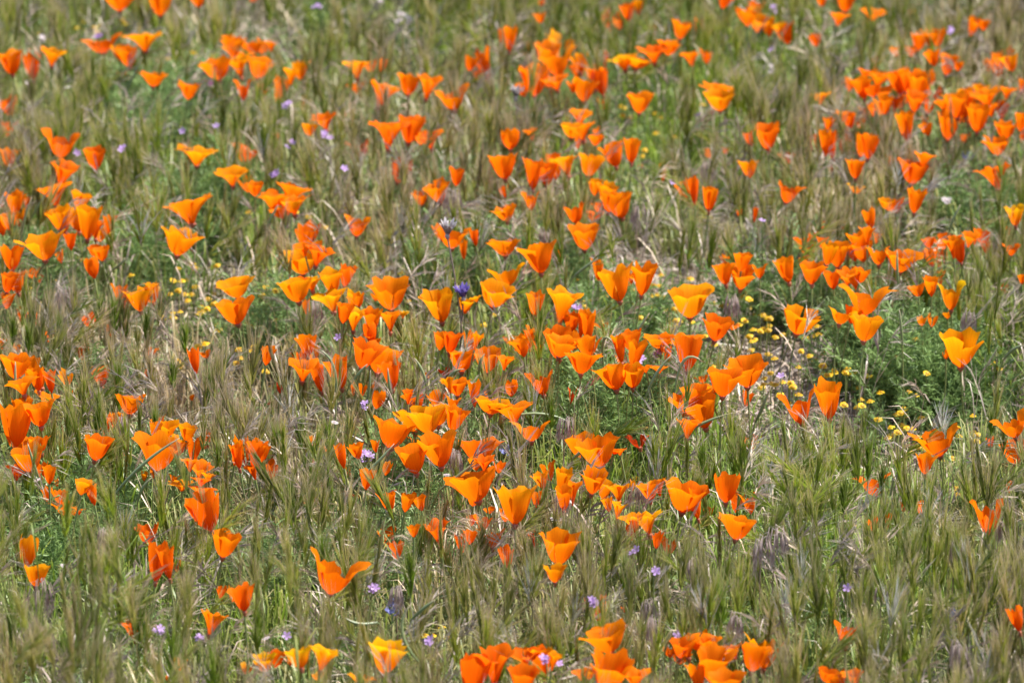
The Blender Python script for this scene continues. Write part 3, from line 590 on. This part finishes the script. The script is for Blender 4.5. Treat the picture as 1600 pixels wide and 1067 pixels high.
def proto(name, mbs, mats):
    col = bpy.data.collections.new(name)
    for i, mb in enumerate(mbs):
        o = bpy.data.objects.new(f'{name}_{i:02d}', mb.mesh(name, mats)); col.objects.link(o)
    return col
def scatter(name, col, pts, lab):
    """pts: (pos, euler, scale, index, tint); ONE object of kind stuff whose geometry nodes put the tufts on its points"""
    me = bpy.data.meshes.new(name); me.from_pydata([tuple(p[0]) for p in pts], [], [])
    me.attributes.new('rot', 'FLOAT_VECTOR', 'POINT').data.foreach_set('vector', [c for p in pts for c in p[1]])
    me.attributes.new('scl', 'FLOAT', 'POINT').data.foreach_set('value', [p[2] for p in pts])
    me.attributes.new('idx', 'INT', 'POINT').data.foreach_set('value', [p[3] for p in pts])
    me.attributes.new('tint', 'FLOAT', 'POINT').data.foreach_set('value', [p[4] for p in pts])
    o = bpy.data.objects.new(name, me); S.collection.objects.link(o); o['kind'] = 'stuff'; o['label'] = lab
    nt = bpy.data.node_groups.new(name, 'GeometryNodeTree')
    nt.interface.new_socket('Geometry', in_out='INPUT', socket_type='NodeSocketGeometry'); nt.interface.new_socket('Geometry', in_out='OUTPUT', socket_type='NodeSocketGeometry')
    gi = nt.nodes.new('NodeGroupInput'); go = nt.nodes.new('NodeGroupOutput'); ip = nt.nodes.new('GeometryNodeInstanceOnPoints')
    ci = nt.nodes.new('GeometryNodeCollectionInfo'); ci.inputs['Collection'].default_value = col; ci.inputs['Separate Children'].default_value = True; ci.inputs['Reset Children'].default_value = True
    def na(nm, dt):
        n = nt.nodes.new('GeometryNodeInputNamedAttribute'); n.data_type = dt; n.inputs['Name'].default_value = nm; return n.outputs['Attribute']
    er = nt.nodes.new('FunctionNodeEulerToRotation'); L = nt.links.new
    L(na('rot', 'FLOAT_VECTOR'), er.inputs[0]); L(gi.outputs[0], ip.inputs['Points']); L(ci.outputs[0], ip.inputs['Instance'])
    ip.inputs['Pick Instance'].default_value = True
    L(na('idx', 'INT'), ip.inputs['Instance Index']); L(er.outputs[0], ip.inputs['Rotation']); L(na('scl', 'FLOAT'), ip.inputs['Scale']); L(ip.outputs[0], go.inputs[0])
    md = o.modifiers.new('scatter', 'NODES'); md.node_group = nt
    return o

# where the ground shows straw, and where feathery poppy leaves grow: ellipses in the picture (x, y, rx, ry)
BARE = [(290, 480, 130, 50), (1150, 505, 210, 55), (1330, 660, 220, 55), (1250, 580, 120, 60), (1560, 630, 80, 45), (1440, 650, 140, 40), (560, 500, 90, 35), (330, 50, 90, 25), (1250, 110, 80, 25), (960, 480, 110, 45), (990, 350, 60, 30), (430, 95, 70, 40), (960, 205, 60, 25), (1140, 400, 90, 28),
        (430, 495, 70, 35), (980, 730, 45, 28), (90, 450, 80, 30)]
FOLI = [(260, 185, 110, 50, .8), (960, 640, 110, 50, 1), (1400, 560, 140, 48, 1), (1460, 590, 80, 35, .9), (60, 455, 60, 35, .8), (235, 412, 60, 22, 1), (430, 510, 60, 30, .8), (730, 430, 65, 28, 1), (850, 440, 60, 28, 1),
        (970, 505, 60, 22, .7), (110, 810, 80, 75, 1), (640, 770, 90, 45, .9), (690, 300, 40, 25, .6), (1020, 115, 30, 30, .5), (480, 25, 60, 25, .5), (1510, 350, 80, 30, .8), (100, 890, 80, 45, 1), (630, 880, 70, 60, .6),
        (450, 910, 70, 45, .6), (1530, 245, 60, 22, .7), (870, 175, 50, 22, .6), (1260, 455, 90, 35, .9), (140, 610, 30, 30, .8), (890, 690, 60, 40, .5), (340, 330, 60, 45, .8), (1450, 20, 150, 20, .5), (1180, 470, 40, 30, .7),
        (250, 770, 90, 35, .7), (1140, 1010, 60, 20, .4), (1260, 1010, 40, 35, .6), (20, 420, 40, 25, .7)]
def inside(lst, x, y):
    b = 0
    for e in lst:
        q = ((x - e[0]) / e[2]) ** 2 + ((y - e[1]) / e[3]) ** 2
        if q < 1: b = max(b, (1 - q) ** .5 * (e[4] if len(e) > 4 else 1))
    return b
# grid of flowers for quick tests of what a grass head would hide
cells = {}
def put(x0, y0, x1, y1, D, k):
    for i in range(int(x0 // 40), int(x1 // 40) + 1):
        for j in range(int(y0 // 40), int(y1 // 40) + 1): cells.setdefault((i, j), []).append((x0, y0, x1, y1, D, k))
for f in flowers:
    if f['low'] or f['form'] == 'x': k = 0.35
    elif f['form'] == 'r': k = 0.5
    else: k = 0.9
    put(f['x'] - f['w'] * .5, f['y'] - 2, f['x'] + f['w'] * .5, f['y'] + f['h'] * .82, f['D'], k)
for x, y, s, D in small: put(x - s, y - s, x + s, y + s, D, 0.97)
for a, b, c, D in pod_px:
    for p, q in ((a, b), (b, c)):
        for k in range(3):
            x = p[0] + (q[0] - p[0]) * (k + .5) / 3; y = p[1] + (q[1] - p[1]) * (k + .5) / 3; put(x - 7, y - 7, x + 7, y + 7, D, 0.9)
def hides(x, y, D):
    """chance that something at this place in front of a flower has to give way"""
    k = 0
    for x0, y0, x1, y1, d, kk in cells.get((int(x // 40), int(y // 40)), ()):
        if x0 <= x <= x1 and y0 <= y <= y1 and D < d + .01: k = max(k, kk)
    return k

r5 = random.Random(5)
sheads = []
heads = []
stems = []
for i in range(6):
    mb = MB(); stalk(mb, r5, 0.20, 0, .03); stems.append(mb)
for i in range(10):
    mb = head(r5, r5.uniform(.036, .05), r5.uniform(.75, 1.15), 18, r5.uniform(.036, .048), r5.uniform(-.25, .25), body=.0021); heads.append(mb)
for i in range(4):                                                     # narrow closed heads
    mb = head(r5, r5.uniform(.05, .065), .42, 18, .036, r5.uniform(-.2, .2), body=.0022); heads.append(mb)
for i in range(4):                                                     # nodding loose heads
    mb = head(r5, .045, .8, 13, .04, r5.choice((-.8, .8)), .5, .0021); heads.append(mb)
STC = proto('grass_stalk', stems, [M_BLADE])
for i in range(5):                                                     # silvery dead brushes
    sheads.append(head(r5, r5.uniform(.03, .045), r5.uniform(.9, 1.4), 10, r5.uniform(.034, .045), r5.uniform(-.4, .4), r5.uniform(0, .25), .0019))
SHC = proto('silver_head', sheads, [M_SILVER])
HC = proto('grass_head', heads, [M_HEAD, M_BLADE])
tufts = []
for i in range(10):                                                    # leafy tufts below
    mb = MB()
    for k in range(16):
        a = r5.uniform(0, 6.28); rr = r5.uniform(0, .022); p = Vector((rr * math.cos(a), rr * math.sin(a), 0)); a += r5.uniform(-1, 1)
        d = Vector((math.cos(a), math.sin(a), 0)); h = r5.uniform(.08, .17); l = h * r5.uniform(.1, .6); s = Vector((-math.sin(a), math.cos(a), 0)); w = r5.uniform(.0007, .0015)
        mb.strip([p, p + d * l * .25 + Vector((0, 0, h * .5)), p + d * l * .6 + Vector((0, 0, h * .88)), p + d * l + Vector((0, 0, h * r5.uniform(.75, 1.05)))], [w, w, w * .8, 0], s, 0, 1)
    tufts.append(mb)
TC = proto('grass_tuft', tufts, [M_BLADE])
straws = []
for i in range(10):
    mb = MB()
    for k in range(9):
        a = r5.uniform(0, 6.28); d = Vector((math.cos(a), math.sin(a), 0)); s = Vector((-math.sin(a), math.cos(a), 0)); l = r5.uniform(.03, .10); p = Vector((r5.uniform(-.025, .025), r5.uniform(-.025, .025), r5.uniform(.003, .022)))
        up = r5.uniform(0, .6); c = r5.uniform(-.3, .5)
        mb.strip([p, p + d * l * .5 + s * l * .1 * c + Vector((0, 0, up * l * .5)), p + d * l + s * l * c * .5 + Vector((0, 0, up * l * .6))], [.0008, .0016, .0004], (s + Vector((0, 0, r5.uniform(-.8, .8)))).normalized())
    straws.append(mb)
SC = proto('straw_bits', straws, [M_STRAW])
drys = []
for i in range(8):
    mb = head(r5, .045, 1.0, 8, .034, r5.choice((-1, 1)) * r5.uniform(.3, 1.1), r5.uniform(.2, .9), .0015); stalk(mb, r5, .16, 0); drys.append(mb)
DC = proto('brome_head', drys, [M_STRAW])
ferns = []
for i in range(8):                                                     # feathery, finely divided poppy leaves
    mb = MB()
    for k in range(7):
        a = 6.28 * k / 7 + r5.uniform(-.4, .4); d = Vector((math.cos(a), math.sin(a), 0)); s = Vector((-math.sin(a), math.cos(a), 0)); h = r5.uniform(.06, .12); l = r5.uniform(.02, .05)
        pts = bez(Vector((0, 0, 0)), d * l * .3 + Vector((0, 0, h * .7)), d * l + Vector((0, 0, h)), 7)
        mb.strip(pts, [.0006] * 6 + [0], s, 0, .6)
        for j in range(2, 7):
            for sg in (-1, 1, -.4, .4):
                dd = (s * sg + d * r5.uniform(.2, .8) + Vector((0, 0, r5.uniform(.3, 1.1)))).normalized(); ln = r5.uniform(.010, .018)
                w = dd.cross(Vector((r5.uniform(-1, 1), r5.uniform(-1, 1), .3))).normalized()
                m2 = pts[j] + dd * ln * .55
                mb.strip([pts[j], m2, pts[j] + dd * ln], [.0005, .0009, 0], w, .5, 1)
                mb.strip([m2, m2 + (dd + s * .9 * r5.choice((-1, 1))).normalized() * ln * .5, m2 + (dd + d * .8).normalized() * ln * .6], [.0005, .0008, 0], w, .6, 1)
    ferns.append(mb)
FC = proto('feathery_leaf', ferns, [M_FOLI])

def field(n, mx=0.35):
    """random points over the visible wedge of meadow plus a margin"""
    out = []
    while len(out) < n:
        y = U(6.7, 12.6); x = U(-1, 1) * (y * 0.0905 + mx)
        out.append((x, y))
    return out
P = []
for x, y in field(9500):
    ztop = U(.135, .215); p = Vector((x, y, relief(x, y))); t = p + Vector((0, 0, ztop)); hx, hy, D = pix(t); bx, by, _ = pix(p + Vector((0, 0, .08)))
    b = inside(BARE, hx, hy + 15); fo = inside(FOLI, hx, hy)
    if rnd.random() < b * 2.6 or rnd.random() < fo * 1.3: continue
    if hy > 850 and hx < 520: ztop *= 1.12                             # the tall stand in the near corner
    if hy > 975 - .05 * hx and hx < 480 and rnd.random() < .65: ztop += U(.04, .17)
    t = p + Vector((0, 0, ztop)); hx, hy, D = pix(t)
    bad = 0
    for q in (-.03, .0, .025, .05, .075):
        ux, uy, _ = pix(t + Vector((0, 0, q))); bad = max(bad, hides(ux, uy, D), hides(ux - 9, uy, D), hides(ux + 9, uy, D))
    if rnd.random() < bad: continue
    patch = noise.noise(Vector((x * 1.6, y * 1.1, 1))) + .5 * noise.noise(Vector((x * 5, y * 5, 4)))
    tint = min(1, max(0, .46 + patch * 1.05 + U(-.28, .28) - (0.12 if hy > 420 else 0) - .5 * inside([(e[0], e[1], e[2] * 2, e[3] * 2.2, 1) for e in FOLI[:12]], hx, hy)))
    wind = .10 + .25 * noise.noise(Vector((x * 2, y * 2, 7)))
    sweep = -.45 if (380 < hx < 620 and 640 < hy < 830) else 0
    k = rnd.random(); idx = rnd.randrange(10) if k < .68 else (10 + rnd.randrange(4) if k < .88 else 14 + rnd.randrange(4))
    P.append((t, (U(-.2, .2), wind * .7 + sweep + U(-.2, .2), U(0, 6.28) if idx < 14 else U(-.6, .6)), U(.75, 1.12), idx, tint))
n_heads = len(P)
SP = [(a, b, c_ * .9, rnd.randrange(5), e) for a, b, c_, d, e in P if rnd.random() < .035]
scatter('silver_grass', SHC, SP, 'silvery dead awned grass heads mixed through the green ones')
scatter('grass_stalks', STC, [(a, (b[0] * .3, b[1] * .3, U(0, 6.28)), 1, rnd.randrange(6), e) for a, b, c_, d, e in P], 'thin stalks under the foxtail heads')
scatter('grass', HC, P, 'olive green and purplish foxtail grass heads covering the meadow')
P = []
for x, y in field(9000):
    p = Vector((x, y, relief(x, y))); t = p + Vector((0, 0, .10)); hx, hy, D = pix(t); b = max(inside(BARE, hx, hy), inside(BARE, *pix(p)[:2]) * .6)
    if rnd.random() < b * 2.2: continue
    if rnd.random() < max(hides(hx, hy, D), hides(hx, hy + 60, D) * .8, hides(hx, hy - 50, D)) * .9: continue
    tint = min(1, max(0, .36 + 1.0 * noise.noise(Vector((x * 1.6, y * 1.1, 1))) + U(-.35, .35)))
    P.append((p, (U(-.15, .15), U(-.15, .2), U(0, 6.28)), U(.7, 1.2) * (1 - .4 * b), rnd.randrange(10), tint))
scatter('grass_blades', TC, P, 'short green and tan grass blades under the seed heads')
P = []
for x, y in field(34000):
    p = Vector((x, y, relief(x, y))); q = pix(p); b = inside(BARE, q[0], q[1])
    if rnd.random() > .08 + b * 2.2: continue
    P.append((p, (U(-.2, .2), U(-.2, .2), U(0, 6.28)), U(.7, 1.3), rnd.randrange(10), U(0, 1)))
scatter('dry_grass', SC, P, 'pale dry straw lying on the bare soil')
P = []
for x, y in field(2600):
    p = Vector((x, y, relief(x, y))); t = p + Vector((0, 0, U(.13, .2))); hx, hy, D = pix(t)
    if rnd.random() < max(hides(hx, hy, D), hides(hx, hy - 20, D), inside(FOLI, hx, hy) * .9, inside(BARE, hx, hy) * .8): continue
    P.append((t, (U(-.3, .3), U(-.3, .3), U(-.8, .8)), U(.7, 1.1), rnd.randrange(8), rnd.choice((0, .5, 1))))
scatter('dry_brome', DC, P, 'pale and purplish dry drooping brome heads among the green')
P = []
for x, y in field(22000, .1):
    p = Vector((x, y, relief(x, y))); t = p + Vector((0, 0, .09)); hx, hy, D = pix(t); fo = inside(FOLI, hx, hy)
    if rnd.random() > fo * 1.5 + .04 - inside(BARE, *pix(p)[:2]) * (1.3 - fo): continue
    if rnd.random() < hides(hx, hy, D): continue
    P.append((p, (U(-.2, .2), U(-.2, .2), U(0, 6.28)), U(.85, 1.3) + .5 * fo * U(0, 1), rnd.randrange(8), U(0, 1)))
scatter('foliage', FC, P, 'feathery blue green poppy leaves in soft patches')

# ------------------------------------------------------------------ single grass heads that stand out: x, y of the tip, height px, lean, kind
FOX = '''106,640,62,0,f;150,632,58,5,f;186,560,84,0,f;245,636,52,-3,f;325,575,56,0,f;352,530,50,-4,f;185,680,70,2,f;20,490,50,0,f;92,492,56,2,f;157,458,58,0,f;178,463,60,2,f;228,480,55,4,f;290,498,55,0,f;
198,466,60,-5,f;45,505,45,0,f;340,690,60,2,f;130,560,50,3,f;270,560,48,0,f;515,650,60,-6,f;545,640,58,3,f;470,640,62,0,f;440,660,66,-8,f;488,700,70,-10,f;520,720,72,-12,f;460,740,70,-10,f;
540,770,64,-8,f;846,475,72,-4,f;862,505,50,6,f;1350,638,52,0,f;1222,705,58,0,s;1258,712,60,-2,f;1282,748,58,3,f;1318,742,60,0,f;1356,682,66,0,f;1377,722,56,2,f;1452,738,64,0,f;1508,714,56,-4,f;
1552,712,60,5,f;1590,740,60,0,f;1548,640,40,0,f;1474,640,56,-3,s;506,828,84,2,f;573,800,64,0,f;655,806,72,3,f;641,850,84,0,f;860,610,60,0,f;974,860,62,2,f;832,870,70,0,f;1126,900,88,0,f;
954,940,80,0,f;1408,955,92,6,f;1226,906,76,0,s;1278,890,72,4,f;215,930,100,8,f;150,945,110,10,f;276,960,120,-10,f;60,930,96,0,f;18,925,110,4,f;110,980,90,-6,f;335,1000,90,-4,f;400,940,80,5,f;
1340,760,46,28,s;572,868,48,24,s;1020,680,34,-6,s;1336,838,40,-26,s;1146,690,54,0,f;1100,690,60,-4,f;885,650,56,0,d;463,645,52,0,d;711,702,50,0,d;1213,822,64,0,d;1190,836,72,4,d;1080,872,48,0,d;
1149,958,52,2,d;1020,962,52,5,d;1012,935,44,0,d;1498,1002,52,0,d;1592,872,48,0,d;1562,812,42,-2,d;997,320,50,4,d;854,358,42,0,d;1377,912,42,4,d;1495,842,44,6,d;192,650,40,0,d;165,826,46,6,d;
620,912,50,4,d;873,765,54,0,d;997,752,56,-3,d;1513,485,46,0,d;491,470,48,8,d;101,450,50,0,d;707,295,56,0,d;1104,250,50,0,d;1144,462,46,0,d;65,905,80,0,d'''
kinds = {'f': ('foxtail', 'green foxtail grass head', M_BROMEG), 's': ('silver_awns', 'bright silvery awned grass head', M_SILVER), 'd': ('drooping_brome', 'drooping purple brown brome head', M_BROME)}
rf = random.Random(77)
for e in FOX.replace('\n', '').split(';'):
    q = e.split(','); x, y, hp, ln, kd = float(q[0]), float(q[1]), float(q[2]), float(q[3]), q[4]
    nm, look, m = kinds[kd]
    zt = rf.uniform(.215, .245); p = at(x, y + hp, zt - .05); D = depth(p); L = hp * D / FPX
    root_p = Vector((p.x + rf.uniform(-.01, .01), p.y + rf.uniform(-.01, .02), 0))
    root = thing(nm, root_p, label(look, x, y + hp * .5), 'grass', {'f': 'foxtail heads standing out of the meadow', 's': 'silvery awned heads', 'd': 'drooping brome heads'}[kd])
    c = p - root_p; lean = math.atan2(ln, hp)
    if kd == 'd':
        # arching tip from which long spikelets hang
        tp = c + Vector((0, 0, L)); mb = MB(); st = bez(Vector((0, 0, 0)), Vector((c.x - .004, c.y, c.z * 1.25)), tp, 7)
        mb.tube(st, [.0008] * 7, 4, cap=False); mb.build('stem', M_BROME, root)
        for k in range(15):
            d = Vector((rf.uniform(-1, 1), rf.uniform(-1, 1), 0)); sx = tp + d * L * .06 + Vector((0, 0, rf.uniform(-.15, .08) * L)); w = Vector((1, 0, 0)); ll = L * rf.uniform(.55, .9)
            mb = MB(); mb.strip([sx, sx + d * L * .13 + Vector((0, 0, .02 * L)), sx + d * L * .2 + Vector((0, 0, -ll * .4)), sx + d * L * .22 + Vector((0, 0, -ll * .7))], [.0003, .0004, .0010, .0004], w, 0, .6)
            for j in range(5): 
                e0 = sx + d * L * .2 + Vector((0, 0, -ll * rf.uniform(.3, .65))); e1 = e0 + Vector((rf.uniform(-.12, .12) * L, 0, -L * rf.uniform(.25, .4))); mb.strip([e0, (e0 + e1) / 2, e1], [.0004, .0003, 0], w, .6, 1)
            mb.build('spikelet', m, root)
    else:
        hd = head(rf, L * .55, 1.0 if kd == 'f' else 1.25, 24 if kd == 'f' else 14, L * .62, 0, 0, .0021 if kd == 'f' else .0016)
        mb = MB(); mb.add(hd, Matrix.Translation(c) @ Matrix.Rotation(lean, 4, 'Y')); mb.build('awns', m, root)
        mb = MB(); mb.tube(bez(Vector((0, 0, 0)), Vector((c.x - .25 * c.z * math.sin(lean), c.y, c.z * .6)), c, 6), [.0009] * 6, 4, cap=False); mb.build('stem', M_BROMEG, root)
print('flowers', len(flowers), 'heads', n_heads, 'gold', sum(len(t.split()) for t in GOLD.values()))
